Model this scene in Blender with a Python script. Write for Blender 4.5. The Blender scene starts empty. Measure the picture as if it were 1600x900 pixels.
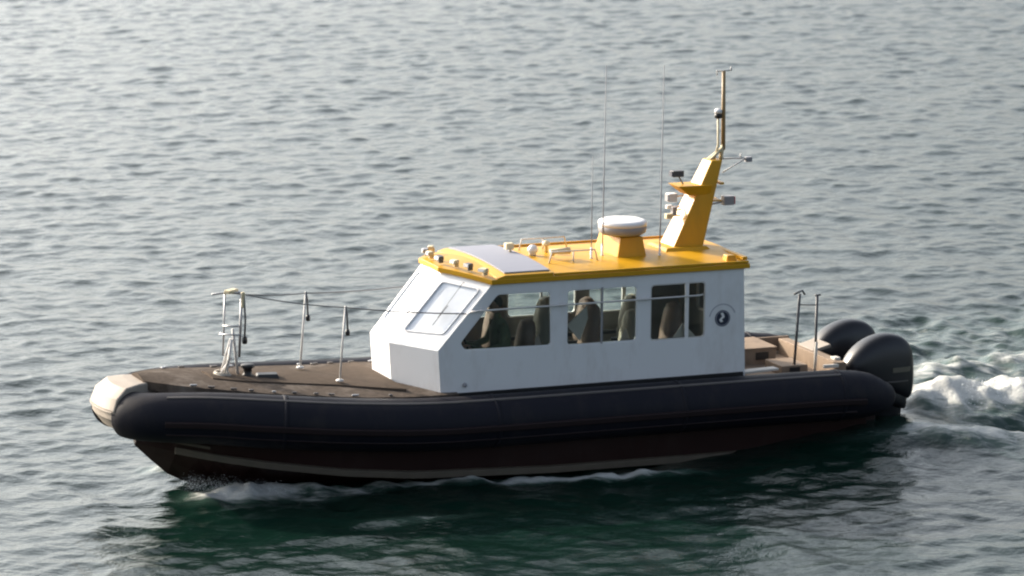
import bpy, bmesh, math, random
import numpy as np
from mathutils import Vector, Matrix

S = bpy.context.scene
COL = S.collection
R = math.radians
random.seed(7)
rng = np.random.default_rng(11)

# ------------------------------------------------------------------ camera
PITCH, DIST, FPX = R(11.0), 60.0, 6600.0
ORIGIN_PX = (800.0, 700.0)
cam_d = bpy.data.cameras.new('camera')
cam_d.sensor_width = 36.0
cam_d.lens = FPX / 1600 * 36
cam_d.clip_start, cam_d.clip_end = 1.0, 20000.0
cam = bpy.data.objects.new('camera', cam_d)
COL.objects.link(cam)
fw = Vector((0, math.cos(PITCH), -math.sin(PITCH)))
up = Vector((0, math.sin(PITCH), math.cos(PITCH)))
dx = (ORIGIN_PX[0] - 800) / FPX * DIST
dy = -(ORIGIN_PX[1] - 450) / FPX * DIST
cam.location = -(fw * DIST + Vector((dx, 0, 0)) + up * dy)
cam.rotation_euler = (R(90) - PITCH, 0, 0)
cam_d.dof.use_dof = True
cam_d.dof.focus_distance = 59.0
cam_d.dof.aperture_fstop = 1.6
S.camera = cam

# ------------------------------------------------------------------ sky, sun, exposure
HAZE, HAZE_POW = 16.0, 5.8
SUN_EL, SUN_AZ = R(23), R(-56)            # azimuth clockwise from +Y (negative: to the left)
w = bpy.data.worlds.new('World')
S.world = w
w.use_nodes = True
wn, wl = w.node_tree.nodes, w.node_tree.links
wn.clear()
out = wn.new('ShaderNodeOutputWorld')
bg = wn.new('ShaderNodeBackground')
sky = wn.new('ShaderNodeTexSky')
sky.sky_type = 'NISHITA'
sky.sun_disc = False
sky.sun_elevation = SUN_EL
sky.sun_rotation = SUN_AZ
sky.air_density = 1.0
sky.dust_density = 5.0
sky.ozone_density = 1.0
hs = wn.new('ShaderNodeHueSaturation')
hs.inputs['Saturation'].default_value = 0.72
wl.new(sky.outputs[0], hs.inputs['Color'])
# thin bright haze: whitens the sky, most on the sun's side and low down
tcw = wn.new('ShaderNodeTexCoord')
dt = wn.new('ShaderNodeVectorMath'); dt.operation = 'DOT_PRODUCT'
dt.inputs[1].default_value = (math.sin(SUN_AZ) * math.cos(R(8)), math.cos(SUN_AZ) * math.cos(R(8)), math.sin(R(8)))
wl.new(tcw.outputs['Generated'], dt.inputs[0])
h1 = wn.new('ShaderNodeMapRange'); h1.inputs[1].default_value = -1; h1.inputs[2].default_value = 1
wl.new(dt.outputs['Value'], h1.inputs[0])
h2 = wn.new('ShaderNodeMath'); h2.operation = 'POWER'; h2.inputs[1].default_value = HAZE_POW
wl.new(h1.outputs[0], h2.inputs[0])
h3 = wn.new('ShaderNodeMath'); h3.operation = 'MULTIPLY'; h3.inputs[1].default_value = HAZE
wl.new(h2.outputs[0], h3.inputs[0])
hc = wn.new('ShaderNodeVectorMath'); hc.operation = 'SCALE'; hc.inputs[0].default_value = (0.94, 0.985, 1.01)
wl.new(h3.outputs[0], hc.inputs['Scale'])
ha = wn.new('ShaderNodeVectorMath'); ha.operation = 'ADD'
wl.new(hs.outputs[0], ha.inputs[0]); wl.new(hc.outputs[0], ha.inputs[1])
wl.new(ha.outputs[0], bg.inputs['Color'])
bg.inputs['Strength'].default_value = 0.12
wl.new(bg.outputs[0], out.inputs[0])

sd = bpy.data.lights.new('sun', 'SUN')
sd.energy = 4.6
sd.angle = R(0.5)
sd.color = (1.0, 0.88, 0.72)
so = bpy.data.objects.new('sun', sd)
COL.objects.link(so)
sdir = Vector((math.sin(SUN_AZ) * math.cos(SUN_EL), math.cos(SUN_AZ) * math.cos(SUN_EL), math.sin(SUN_EL)))
so.rotation_euler = sdir.to_track_quat('Z', 'Y').to_euler()
so.location = sdir * 80

S.view_settings.view_transform = 'Standard'
S.view_settings.look = 'None'
S.view_settings.gamma = 1
S.view_settings.exposure = 0.80
S.render.engine = 'CYCLES'
S.cycles.pixel_filter_type = 'BLACKMAN_HARRIS'
S.cycles.filter_width = 2.2
S.cycles.max_bounces = 8
S.cycles.transparent_max_bounces = 16
S.cycles.caustics_reflective = False
S.cycles.caustics_refractive = False

# ------------------------------------------------------------------ materials
def nodes(name):
    m = bpy.data.materials.new(name)
    m.use_nodes = True
    return m, m.node_tree.nodes, m.node_tree.links, m.node_tree.nodes['Principled BSDF']

def mat(name, col, rough=0.5, metal=0.0, var=0.12, scale=6.0, bump=0.0, bscale=60.0, dirt=None, dirt_amt=0.0,
        coat=0.0, spec=0.5):
    """paint-like procedural material: base colour broken by noise, roughness variation, optional grime and bump"""
    m, n, l, p = nodes(name)
    tc = n.new('ShaderNodeTexCoord')
    nz = n.new('ShaderNodeTexNoise')
    nz.inputs['Scale'].default_value = scale
    nz.inputs['Detail'].default_value = 6
    l.new(tc.outputs['Object'], nz.inputs['Vector'])
    mix = n.new('ShaderNodeMix'); mix.data_type = 'RGBA'
    mix.inputs[6].default_value = tuple(c * (1 - var) for c in col) + (1,)
    mix.inputs[7].default_value = tuple(min(1, c * (1 + var)) for c in col) + (1,)
    l.new(nz.outputs['Fac'], mix.inputs[0])
    last = mix.outputs[2]
    if dirt:
        n2 = n.new('ShaderNodeTexNoise'); n2.inputs['Scale'].default_value = 2.3; n2.inputs['Detail'].default_value = 9
        n2.inputs['Roughness'].default_value = 0.7
        mp = n.new('ShaderNodeMapping'); mp.inputs['Scale'].default_value = (1, 1, 0.35)
        l.new(tc.outputs['Object'], mp.inputs[0]); l.new(mp.outputs[0], n2.inputs['Vector'])
        rp = n.new('ShaderNodeMapRange'); rp.inputs[1].default_value = 0.5; rp.inputs[2].default_value = 0.8
        rp.inputs[4].default_value = dirt_amt
        l.new(n2.outputs['Fac'], rp.inputs[0])
        mx = n.new('ShaderNodeMix'); mx.data_type = 'RGBA'
        l.new(rp.outputs[0], mx.inputs[0]); l.new(last, mx.inputs[6]); mx.inputs[7].default_value = dirt + (1,)
        last = mx.outputs[2]
    l.new(last, p.inputs['Base Color'])
    rr = n.new('ShaderNodeMapRange')
    rr.inputs[3].default_value = max(0.02, rough - 0.1); rr.inputs[4].default_value = min(1, rough + 0.1)
    l.new(nz.outputs['Fac'], rr.inputs[0]); l.new(rr.outputs[0], p.inputs['Roughness'])
    p.inputs['Metallic'].default_value = metal
    p.inputs['Coat Weight'].default_value = coat
    p.inputs['Specular IOR Level'].default_value = spec
    if bump:
        n3 = n.new('ShaderNodeTexNoise'); n3.inputs['Scale'].default_value = bscale; n3.inputs['Detail'].default_value = 4
        l.new(tc.outputs['Object'], n3.inputs['Vector'])
        b = n.new('ShaderNodeBump'); b.inputs['Strength'].default_value = bump; b.inputs['Distance'].default_value = 0.01
        l.new(n3.outputs['Fac'], b.inputs['Height']); l.new(b.outputs[0], p.inputs['Normal'])
    return m

M = {}
M['white'] = mat('cabin_white_paint', (0.78, 0.78, 0.79), 0.35, var=0.03, scale=2, dirt=(0.40, 0.34, 0.29), dirt_amt=0.4, bump=0.05, bscale=5)
M['lining'] = mat('cabin_lining', (0.26, 0.26, 0.25), 0.8, var=0.2)
M['yellow'] = mat('yellow_paint', (0.58, 0.30, 0.008), 0.42, var=0.08, scale=4, dirt=(0.30, 0.15, 0.02), dirt_amt=0.5, spec=0.4, bump=0.06, bscale=8)
M['grey_panel'] = mat('grey_roof_panel', (0.27, 0.28, 0.33), 0.7, var=0.06, spec=0.2)
M['rubber'] = mat('navy_tube_fabric', (0.008, 0.008, 0.014), 0.60, var=0.25, scale=3, dirt=(0.04, 0.033, 0.028), dirt_amt=0.5, bump=0.25, bscale=4, spec=0.2)
M['strakerub'] = mat('maroon_black_rubber', (0.012, 0.005, 0.006), 0.6, var=0.3, spec=0.3)
M['strip'] = mat('rubbing_strip_rubber', (0.10, 0.09, 0.085), 0.6, var=0.25)
M['black'] = mat('black_plastic', (0.012, 0.012, 0.013), 0.45, var=0.2)
M['cowl'] = mat('dark_cowling_paint', (0.010, 0.010, 0.013), 0.34, var=0.1, spec=0.5)
M['leg'] = mat('outboard_leg_paint', (0.012, 0.012, 0.015), 0.45)
M['decal'] = mat('cowling_decal', (0.11, 0.10, 0.075), 0.5)
M['hull'] = mat('dark_hull_paint', (0.018, 0.005, 0.004), 0.5, var=0.3, scale=3, dirt=(0.035, 0.022, 0.018), dirt_amt=0.5, spec=0.3)
M['strake'] = mat('beige_strake', (0.09, 0.072, 0.053), 0.6, var=0.3, scale=5, dirt=(0.06, 0.06, 0.04), dirt_amt=0.6)
M['fender'] = mat('cream_bow_fender', (0.33, 0.285, 0.24), 0.65, var=0.2, scale=5, dirt=(0.25, 0.19, 0.14), dirt_amt=0.6, bump=0.2, bscale=7)
M['deck'] = mat('antislip_deck', (0.085, 0.068, 0.056), 0.9, var=0.55, scale=16, dirt=(0.23, 0.20, 0.175), dirt_amt=0.95, bump=0.5, bscale=90, spec=0.05)
M['walk'] = mat('worn_walkway', (0.085, 0.066, 0.052), 0.9, var=0.3, scale=9, dirt=(0.15, 0.12, 0.10), dirt_amt=0.5, bump=0.5, bscale=90, spec=0.05)
M['tan'] = mat('tan_aft_deck', (0.25, 0.18, 0.125), 0.8, var=0.3, scale=8, dirt=(0.09, 0.06, 0.04), dirt_amt=0.8)
M['plank'] = mat('pale_board', (0.62, 0.58, 0.52), 0.7)
M['steel'] = mat('dull_steel', (0.38, 0.38, 0.39), 0.38, metal=0.6, var=0.15)
M['galv'] = mat('pale_painted_tube', (0.60, 0.58, 0.56), 0.5, var=0.1)
M['darksteel'] = mat('dark_steel', (0.10, 0.10, 0.105), 0.5, metal=0.3)
M['cream'] = mat('cream_paint', (0.66, 0.56, 0.36), 0.5)
M['ochre'] = mat('ochre_mast_paint', (0.30, 0.20, 0.09), 0.5)
M['gel'] = mat('radome_gelcoat', (0.80, 0.78, 0.77), 0.3, var=0.03)
M['grey'] = mat('grey_plastic', (0.28, 0.28, 0.30), 0.5)
M['red'] = mat('red_lens', (0.45, 0.03, 0.03), 0.3)
M['blue'] = mat('navy_print', (0.02, 0.025, 0.05), 0.5, var=0.05)
M['seat'] = mat('seat_vinyl', (0.40, 0.38, 0.32), 0.7, bump=0.2)
M['seat2'] = mat('seat_vinyl_brown', (0.22, 0.15, 0.12), 0.7, bump=0.2)
M['seatpale'] = mat('seat_pale_trim_sunlit', (0.74, 0.66, 0.60), 0.7)  # pale seat trim, lightened to carry sunlight on the folded sheets
M['console'] = mat('console_grey', (0.07, 0.07, 0.075), 0.6)
M['skin'] = mat('skin', (0.42, 0.25, 0.18), 0.55, var=0.06)
M['hair'] = mat('dark_hair', (0.018, 0.014, 0.012), 0.6)
M['jacket'] = mat('dark_green_jacket', (0.11, 0.13, 0.07), 0.85, var=0.3, scale=12, bump=0.4, bscale=18)
M['trousers'] = mat('dark_trousers', (0.03, 0.03, 0.035), 0.85)
M['rope'] = mat('pale_rope', (0.50, 0.46, 0.40), 0.9, bump=0.5, bscale=120)

def glass(name, tint, ior=1.5, rough=0.0, sky_sheen=0.0):
    m, n, l, p = nodes(name)
    n.remove(p)
    o = n['Material Output']
    t = n.new('ShaderNodeBsdfTransparent'); t.inputs[0].default_value = tint + (1,)
    g = n.new('ShaderNodeBsdfGlossy'); g.inputs['Roughness'].default_value = rough
    f = n.new('ShaderNodeFresnel'); f.inputs['IOR'].default_value = ior
    x = n.new('ShaderNodeMixShader')
    l.new(f.outputs[0], x.inputs[0]); l.new(t.outputs[0], x.inputs[1]); l.new(g.outputs[0], x.inputs[2])
    last = x
    if sky_sheen:      # pale diffuse layer painted in for the sky's reflection
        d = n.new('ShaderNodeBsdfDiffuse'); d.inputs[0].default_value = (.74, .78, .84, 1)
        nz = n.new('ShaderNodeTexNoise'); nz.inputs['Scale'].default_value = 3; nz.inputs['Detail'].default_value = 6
        mr = n.new('ShaderNodeMapRange'); mr.inputs[3].default_value = sky_sheen * .75; mr.inputs[4].default_value = sky_sheen * 1.25
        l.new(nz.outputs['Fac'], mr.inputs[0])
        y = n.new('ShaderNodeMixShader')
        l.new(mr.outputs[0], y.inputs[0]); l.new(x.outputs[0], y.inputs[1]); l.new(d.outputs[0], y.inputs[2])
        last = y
    l.new(last.outputs[0], o.inputs[0])
    return m
M['glass'] = glass('window_glass', (0.90, 0.93, 0.92), 1.4)
M['wsglass'] = glass('windscreen_glass', (0.80, 0.86, 0.90), 1.8, 0.08, sky_sheen=0.92)

# ------------------------------------------------------------------ mesh helpers
class MB:
    def __init__(s):
        s.bm = bmesh.new()
        s.sm = []
    def _add(s, verts, faces, mi=0, smooth=False):
        vs = [s.bm.verts.new(v) for v in verts]
        for f in faces:
            try:
                fc = s.bm.faces.new([vs[i] for i in f])
                fc.material_index = mi
                fc.smooth = smooth
            except ValueError:
                pass
        return vs
    def box(s, c, size, yaw=0.0, pitch=0.0, roll=0.0, mi=0, top=1.0):
        hx, hy, hz = (q / 2 for q in size)
        rot = Matrix.Rotation(yaw, 3, 'Z') @ Matrix.Rotation(pitch, 3, 'Y') @ Matrix.Rotation(roll, 3, 'X')
        v = []
        for sz in (-1, 1):
            k = top if sz > 0 else 1
            for sx, sy in ((-1, -1), (1, -1), (1, 1), (-1, 1)):
                v.append(Vector(c) + rot @ Vector((sx * hx * k, sy * hy * k, sz * hz)))
        s._add(v, [(3, 2, 1, 0), (4, 5, 6, 7), (0, 1, 5, 4), (1, 2, 6, 5), (2, 3, 7, 6), (3, 0, 4, 7)], mi)
        return s
    def loft(s, rings, caps=True, closed=True, mi=0, smooth=True):
        n = len(rings[0])
        vs = [v for r in rings for v in r]
        fs = []
        for i in range(len(rings) - 1):
            for j in range(n if closed else n - 1):
                a, b = i * n + j, i * n + (j + 1) % n
                fs.append((a, b, b + n, a + n))
        if caps and closed:
            fs.append(tuple(range(n - 1, -1, -1)))
            k = (len(rings) - 1) * n
            fs.append(tuple(range(k, k + n)))
        s._add(vs, fs, mi, smooth)
        return s
    def tube(s, pts, rad, seg=10, mi=0):
        pts = [Vector(p) for p in pts]
        if not hasattr(rad, '__len__'):
            rad = [rad] * len(pts)
        rings = []
        t0 = (pts[1] - pts[0]).normalized()
        a = Vector((0, 0, 1)) if abs(t0.z) < 0.9 else Vector((1, 0, 0))
        nrm = t0.cross(a).normalized()
        for i, p in enumerate(pts):
            if i == 0: t = t0
            elif i == len(pts) - 1: t = (pts[i] - pts[i - 1]).normalized()
            else: t = ((pts[i + 1] - pts[i]).normalized() + (pts[i] - pts[i - 1]).normalized()).normalized()
            nrm = (nrm - t * nrm.dot(t)).normalized()
            bn = t.cross(nrm)
            rings.append([p + (nrm * math.cos(2 * math.pi * k / seg) + bn * math.sin(2 * math.pi * k / seg)) * rad[i] for k in range(seg)])
        return s.loft(rings, mi=mi)
    def lathe(s, c, prof, seg=24, mi=0, axis='Z'):
        rings = []
        for r, z in prof:
            ring = []
            for k in range(seg):
                a = 2 * math.pi * k / seg
                v = Vector((r * math.cos(a), r * math.sin(a), z))
                if axis == 'X': v = Vector((v.z, v.x, v.y))
                if axis == 'Y': v = Vector((v.y, v.z, v.x))
                ring.append(Vector(c) + v)
            rings.append(ring)
        return s.loft(rings, mi=mi)
    def prism(s, base, top, mi=0):
        n = len(base)
        fs = [tuple(range(n - 1, -1, -1)), tuple(range(n, 2 * n))] + [(j, (j + 1) % n, n + (j + 1) % n, n + j) for j in range(n)]
        s._add(list(base) + list(top), fs, mi)
        return s
    def plate(s, fmap, outline, holes, off, mi=0, mi_back=0):
        """flat plate with openings: outline and holes in 2-D, fmap lifts to 3-D, off is the inward thickness vector"""
        b = s.bm
        es, loops = [], []
        for lp in [outline] + holes:
            vs = [b.verts.new((p[0], p[1], 0)) for p in lp]
            es += [b.edges.new((vs[i], vs[(i + 1) % len(vs)])) for i in range(len(vs))]
            loops.append(vs)
        r = bmesh.ops.triangle_fill(b, use_beauty=True, use_dissolve=False, edges=es, normal=(0, 0, 1))
        fs = [g for g in r['geom'] if isinstance(g, bmesh.types.BMFace)]
        off = Vector(off)
        front = {}
        for lp in loops:
            for v in lp:
                front[v] = Vector(fmap(v.co.x, v.co.y))
        back = {v: b.verts.new(co + off) for v, co in front.items()}
        for f in fs:
            f.material_index = mi
            g = b.faces.new([back[v] for v in reversed(f.verts)])
            g.material_index = mi_back
        for lp in loops:
            n = len(lp)
            for i in range(n):
                a, c = lp[i], lp[(i + 1) % n]
                g = b.faces.new((a, back[a], back[c], c)); g.material_index = mi
        for v, co in front.items():
            v.co = co
        return s
    def build(s, name, mats, parent=None, bevel=0.0, subsurf=0, smooth=None, weld=False):
        bmesh.ops.recalc_face_normals(s.bm, faces=s.bm.faces)
        me = bpy.data.meshes.new(name)
        if smooth is not None:
            for f in s.bm.faces: f.smooth = smooth
        s.bm.to_mesh(me); s.bm.free()
        for m in (mats if isinstance(mats, (list, tuple)) else [mats]):
            me.materials.append(m)
        o = bpy.data.objects.new(name, me)
        COL.objects.link(o)
        if parent: o.parent = parent
        if bevel:
            md = o.modifiers.new('bevel', 'BEVEL'); md.width = bevel; md.segments = 2; md.limit_method = 'ANGLE'; md.angle_limit = R(35)
        if subsurf:
            md = o.modifiers.new('sub', 'SUBSURF'); md.levels = subsurf; md.render_levels = subsurf
        return o

def interp(x, xs, ys):
    return float(np.interp(x, xs, ys))

def smooth_path(pts, n):
    """Catmull-Rom resampling of tuples"""
    P = np.array(pts, float)
    P = np.vstack([2 * P[0] - P[1], P, 2 * P[-1] - P[-2]])
    out = []
    for t in np.linspace(0, len(pts) - 1 - 1e-6, n):
        i = int(t); u = t - i
        a, b, c, d = P[i], P[i + 1], P[i + 2], P[i + 3]
        out.append(0.5 * (2 * b + (c - a) * u + (2 * a - 5 * b + 4 * c - d) * u * u + (3 * b - a - 3 * c + d) * u ** 3))
    return out

def rrect(x0, y0, x1, y1, r=0.05, k=4):
    pts = []
    for cx, cy, a0 in ((x1 - r, y1 - r, 0), (x0 + r, y1 - r, 90), (x0 + r, y0 + r, 180), (x1 - r, y0 + r, 270)):
        for i in range(k + 1):
            a = R(a0 + 90 * i / k)
            pts.append((cx + r * math.cos(a), cy + r * math.sin(a)))
    return pts

def rpoly(pts, r=0.05, k=3):
    out = []
    n = len(pts)
    for i in range(n):
        p0, p1, p2 = (Vector(pts[(i + d) % n]) for d in (-1, 0, 1))
        a = p1 + (p0 - p1).normalized() * r
        c = p1 + (p2 - p1).normalized() * r
        for j in range(k + 1):
            t = j / k
            q = a * (1 - t) ** 2 + p1 * 2 * t * (1 - t) + c * t * t
            out.append((q.x, q.y))
    return out

# ------------------------------------------------------------------ boat frame (x forward, y port, z up)
THETA, TRIM = R(22.5), R(0.7)
f_ = Vector((-math.cos(THETA) * math.cos(TRIM), -math.sin(THETA) * math.cos(TRIM), math.sin(TRIM)))
p_ = Vector((math.sin(THETA), -math.cos(THETA), 0))
u_ = f_.cross(p_)
BM = Matrix((f_, p_, u_)).transposed().to_4x4()
WATER_Z = -0.10

# ------------------------------------------------------------------ water: one sheet to the horizon, real waves near the boat
def axis_coords(lo, hi, step, far, ratio=1.12):
    a = list(np.arange(lo, hi, step))
    s, v, right = step, hi, []
    while v < far:
        right.append(v); s *= ratio; v += s
    s, v, left = step, lo, []
    while True:
        s *= ratio; v -= s
        left.append(v)
        if v < -far: break
    return np.array(left[::-1] + a + right + [far])
gx = axis_coords(-15.0, 15.0, 0.043, 6000.0)
gy = axis_coords(-7.5, 66.0, 0.06, 6000.0)
X, Y = np.meshgrid(gx, gy)
X = X.ravel().astype(np.float32); Y = Y.ravel().astype(np.float32)
Z = np.zeros_like(X); DX = np.zeros_like(X); DY = np.zeros_like(X)
cell = np.maximum(np.gradient(gx)[None, :], np.gradient(gy)[:, None]).ravel().astype(np.float32)
NW = 96
for i in range(NW):
    lam = 0.17 * (2.3 / 0.17) ** ((i + rng.random()) / NW)
    ang = R(-78) + rng.normal(0, 0.85)
    k = 2 * math.pi / lam
    amp = 0.0245 * lam / math.sqrt(NW) * (1.0 + 0.7 * math.exp(-((math.log(lam / 0.60)) / 0.6) ** 2)) * rng.uniform(0.7, 1.3)
    cx, cy = math.cos(ang), math.sin(ang)
    fade = np.clip((lam / cell - 3.0) / 3.0, 0, 1)
    fade = np.where(cell > 40, 0, fade)
    ph = k * (cx * X + cy * Y) + rng.random() * 6.283
    # slow grouping so that crests are short and irregular
    g = 0.6 + 0.75 * np.sin(k * 0.21 * (-cy * X + cx * Y) * rng.uniform(.6, 1.5) + rng.random() * 6.283 + 1.6 * np.sin(k * .13 * (X * .7 + Y * .5) + i))
    A = (amp * fade * g * (1 - 0.08 * np.clip(Y / 30, 0, 1)) * (0.82 if lam > 1.1 else 1.0)).astype(np.float32)
    Z += A * np.cos(ph) * (1.0)
    DX -= 0.75 * A * cx * np.sin(ph)
    DY -= 0.75 * A * cy * np.sin(ph)
# boat wake
fx, fy = -math.cos(THETA), -math.sin(THETA)
px_, py_ = math.sin(THETA), -math.cos(THETA)
bx = X * fx + Y * fy
by = X * px_ + Y * py_
ab = np.abs(by)
def G(v, s): return np.exp(-(v / s) ** 2)
def ramp(v, a, b): return np.clip((v - a) / (b - a), 0, 1)
def sm(v): return v * v * (3 - 2 * v)
wob = 0.07 * np.sin(bx * 1.1 + 1.0) + 0.04 * np.sin(bx * 4.1 + by * 2) + 0.05 * np.sin(bx * 11.7 - by * 5)
turb = np.zeros_like(X)
for i in range(46):
    lam = 0.14 * (1.6 / 0.14) ** (i / 46); k = 6.283 / lam; a = rng.uniform(0, 6.283)
    fade = np.clip((lam / cell - 2.5) / 2.5, 0, 1)
    turb += (fade * lam * 0.5 * np.sin(k * (math.cos(a) * X + math.sin(a) * Y) + rng.random() * 6.283 + 1.2 * np.sin(k * .4 * (X * math.sin(a) - Y * math.cos(a)))) / math.sqrt(46)).astype(np.float32)
aft = sm(ramp(-bx, 5.7, 7.1))
width = 0.62 + 0.05 * np.clip(-bx - 6, 0, 30)
decay = np.exp(-np.clip(-bx - 7.3, 0, 50) / 4.5)
hump = 0.44 * aft * (0.35 + 0.65 * decay) * G(by + wob + .1, width)
trough = -0.12 * aft * decay * G(ab - 1.25 - .08 * (-bx - 6), 0.40)
c2 = 0.12 * sm(ramp(-bx, 4.8, 6.5)) * np.exp(-np.clip(-bx - 6, 0, 60) / 8) * G(ab - (1.75 + 0.22 * (-bx - 4.8)) + wob, 0.35)
# side wave peeling from the bow
yl = 0.62 + (4.9 - bx) * 0.215 + wob * 0.6
side = sm(ramp(4.95 - bx, 0, 0.7)) * (1 - sm(ramp(-bx, 2.5, 6)))
bw = 0.11 * side * np.exp(-np.clip(4.6 - bx, 0, 20) / 5.0) * G(ab - yl, 0.20)
bowsw = 0.10 * G(bx - 4.75, 0.5) * G(ab - 0.55, 0.45)
Z += hump + trough + c2 + bw + bowsw
wakezone = np.clip(aft * G(by, 3.0 + 0.25 * np.clip(-bx - 6, 0, 40)) * (0.35 + .65 * decay) + 0.5 * side * G(ab - yl, 0.35) + 0.8 * G(bx - 4.6, .7) * G(ab - .7, .5), 0, 1)
Z += turb * wakezone * (0.17 - 0.06 * aft * G(by, 0.8))
Z += 0.30 * sm(ramp(-bx, 1.6, 5.2)) * (1 - sm(ramp(-bx, 5.6, 7.8))) * G(ab - 1.3, 1.2)
bil = np.zeros_like(X)
for i in range(40):
    lam = 0.10 * (0.9 / 0.10) ** (i / 40); k = 6.283 / lam; a = rng.uniform(0, 6.283)
    fade = np.clip((lam / cell - 1.5) / 2, 0, 1)
    bil += (fade * lam * (np.abs(np.sin(k * .5 * (math.cos(a) * X + math.sin(a) * Y) + rng.random() * 6.283 + 1.5 * np.sin(k * .22 * (X * math.sin(a) - Y * math.cos(a)) + i))) - .6) / math.sqrt(40)).astype(np.float32)

foam = np.zeros_like(X)
foam += (1.05 + 0.3 * bil * 4) * aft * (0.35 + 0.65 * decay) * G(by + wob + .22, width * 0.80)
foam += 0.55 * sm(ramp(-bx, 5.0, 6.2)) * np.exp(-np.clip(-bx - 6, 0, 60) / 9) * G(ab - (1.75 + 0.22 * (-bx - 4.8)) + wob, 0.45)
foam += 0.42 * aft * (.4 + .6 * decay) * G(by, 2.6)
foam += 1.05 * side * (1 - sm(ramp(-bx, 1.6, 2.6))) * (0.35 + 0.65 * G(bx - 0.0, 1.6)) * G(ab - yl, 0.17)
foam += 1.2 * G(bx - 4.35, 0.75) * G(ab - 0.88, 0.34)
foam += 0.5 * G(bx - 3.2, 0.8) * G(ab - 1.35, 0.25)
foam += 0.35 * sm(ramp(-bx, 3.5, 5)) * (1 - sm(ramp(-bx, 5.8, 7))) * G(ab - 1.75, 0.3)
foam += 0.42 * G(bx - 2.6, 0.9) * G(ab - 3.0, 0.25)
foam += 0.30 * aft * G(by + 5.0, 2.2) + 0.24 * aft * G(by - 4.2, 1.2)
Z += turb * 0.10 * aft * G(by + 5.0, 2.4)
foam = np.clip(foam, 0, 1.3).astype(np.float32)
Z += bil * 0.20 * np.clip(foam, 0, 1) * 0.7

nx, ny = len(gx), len(gy)
co = np.stack([X + DX, Y + DY, Z + WATER_Z], 1).astype(np.float32)
idx = np.arange(nx * ny).reshape(ny, nx)
quads = np.stack([idx[:-1, :-1], idx[:-1, 1:], idx[1:, 1:], idx[1:, :-1]], -1).reshape(-1, 4).astype(np.int32)
me = bpy.data.meshes.new('water')
me.vertices.add(len(co)); me.vertices.foreach_set('co', co.ravel())
me.loops.add(quads.size); me.loops.foreach_set('vertex_index', quads.ravel())
me.polygons.add(len(quads))
me.polygons.foreach_set('loop_start', np.arange(0, quads.size, 4, dtype=np.int32))
me.polygons.foreach_set('use_smooth', np.ones(len(quads), bool))
me.update(calc_edges=True)
at = me.attributes.new('foam', 'FLOAT', 'POINT'); at.data.foreach_set('value', foam)
water = bpy.data.objects.new('water', me); COL.objects.link(water)
water['kind'] = 'structure'

m, n, l, p = nodes('sea_water')
p.inputs['Base Color'].default_value = (0.003, 0.014, 0.010, 1)
p.inputs['Roughness'].default_value = 0.07
p.inputs['IOR'].default_value = 1.34
geo = n.new('ShaderNodeNewGeometry')
mp = n.new('ShaderNodeMapping'); mp.inputs['Scale'].default_value = (0.75, 1.0, 1.0); mp.inputs['Rotation'].default_value = (0, 0, R(18))
l.new(geo.outputs['Position'], mp.inputs[0])
na = n.new('ShaderNodeTexNoise'); na.inputs['Scale'].default_value = 5.0; na.inputs['Detail'].default_value = 5; na.inputs['Roughness'].default_value = 0.55
l.new(mp.outputs[0], na.inputs['Vector'])
bp = n.new('ShaderNodeBump'); bp.inputs['Strength'].default_value = 0.62; bp.inputs['Distance'].default_value = 0.05
l.new(na.outputs['Fac'], bp.inputs['Height'])
l.new(bp.outputs[0], p.inputs['Normal'])
fa = n.new('ShaderNodeAttribute'); fa.attribute_name = 'foam'
fn = n.new('ShaderNodeTexNoise'); fn.inputs['Scale'].default_value = 3.2; fn.inputs['Detail'].default_value = 9; fn.inputs['Roughness'].default_value = 0.68
fn.inputs['Distortion'].default_value = 0.6
mp2 = n.new('ShaderNodeMapping'); mp2.inputs['Rotation'].default_value = (0, 0, -THETA); mp2.inputs['Scale'].default_value = (0.42, 1.5, 1.5)
l.new(geo.outputs['Position'], mp2.inputs[0]); l.new(mp2.outputs[0], fn.inputs['Vector'])
ad = n.new('ShaderNodeMath'); ad.operation = 'MULTIPLY_ADD'; ad.inputs[1].default_value = 1.45
l.new(fn.outputs['Fac'], ad.inputs[0]); l.new(fa.outputs['Fac'], ad.inputs[2])
mr = n.new('ShaderNodeMapRange'); mr.interpolation_type = 'SMOOTHSTEP'
mr.inputs[1].default_value = 1.08; mr.inputs[2].default_value = 1.62
l.new(ad.outputs[0], mr.inputs[0])
gate = n.new('ShaderNodeMapRange'); gate.inputs[1].default_value = 0.02; gate.inputs[2].default_value = 0.25
l.new(fa.outputs['Fac'], gate.inputs[0])
fm = n.new('ShaderNodeMath'); fm.operation = 'MULTIPLY'
l.new(mr.outputs[0], fm.inputs[0]); l.new(gate.outputs[0], fm.inputs[1])
fb = n.new('ShaderNodeBsdfPrincipled')
fb.inputs['Base Color'].default_value = (0.54, 0.55, 0.53, 1); fb.inputs['Roughness'].default_value = 0.8
fb.inputs['Specular IOR Level'].default_value = 0.25
fbn = n.new('ShaderNodeTexNoise'); fbn.inputs['Scale'].default_value = 9; fbn.inputs['Detail'].default_value = 8; fbn.inputs['Roughness'].default_value = 0.7
l.new(geo.outputs['Position'], fbn.inputs['Vector'])
fbb = n.new('ShaderNodeBump'); fbb.inputs['Strength'].default_value = 0.9; fbb.inputs['Distance'].default_value = 0.06
l.new(fbn.outputs['Fac'], fbb.inputs['Height']); l.new(fbb.outputs[0], fb.inputs['Normal'])
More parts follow.
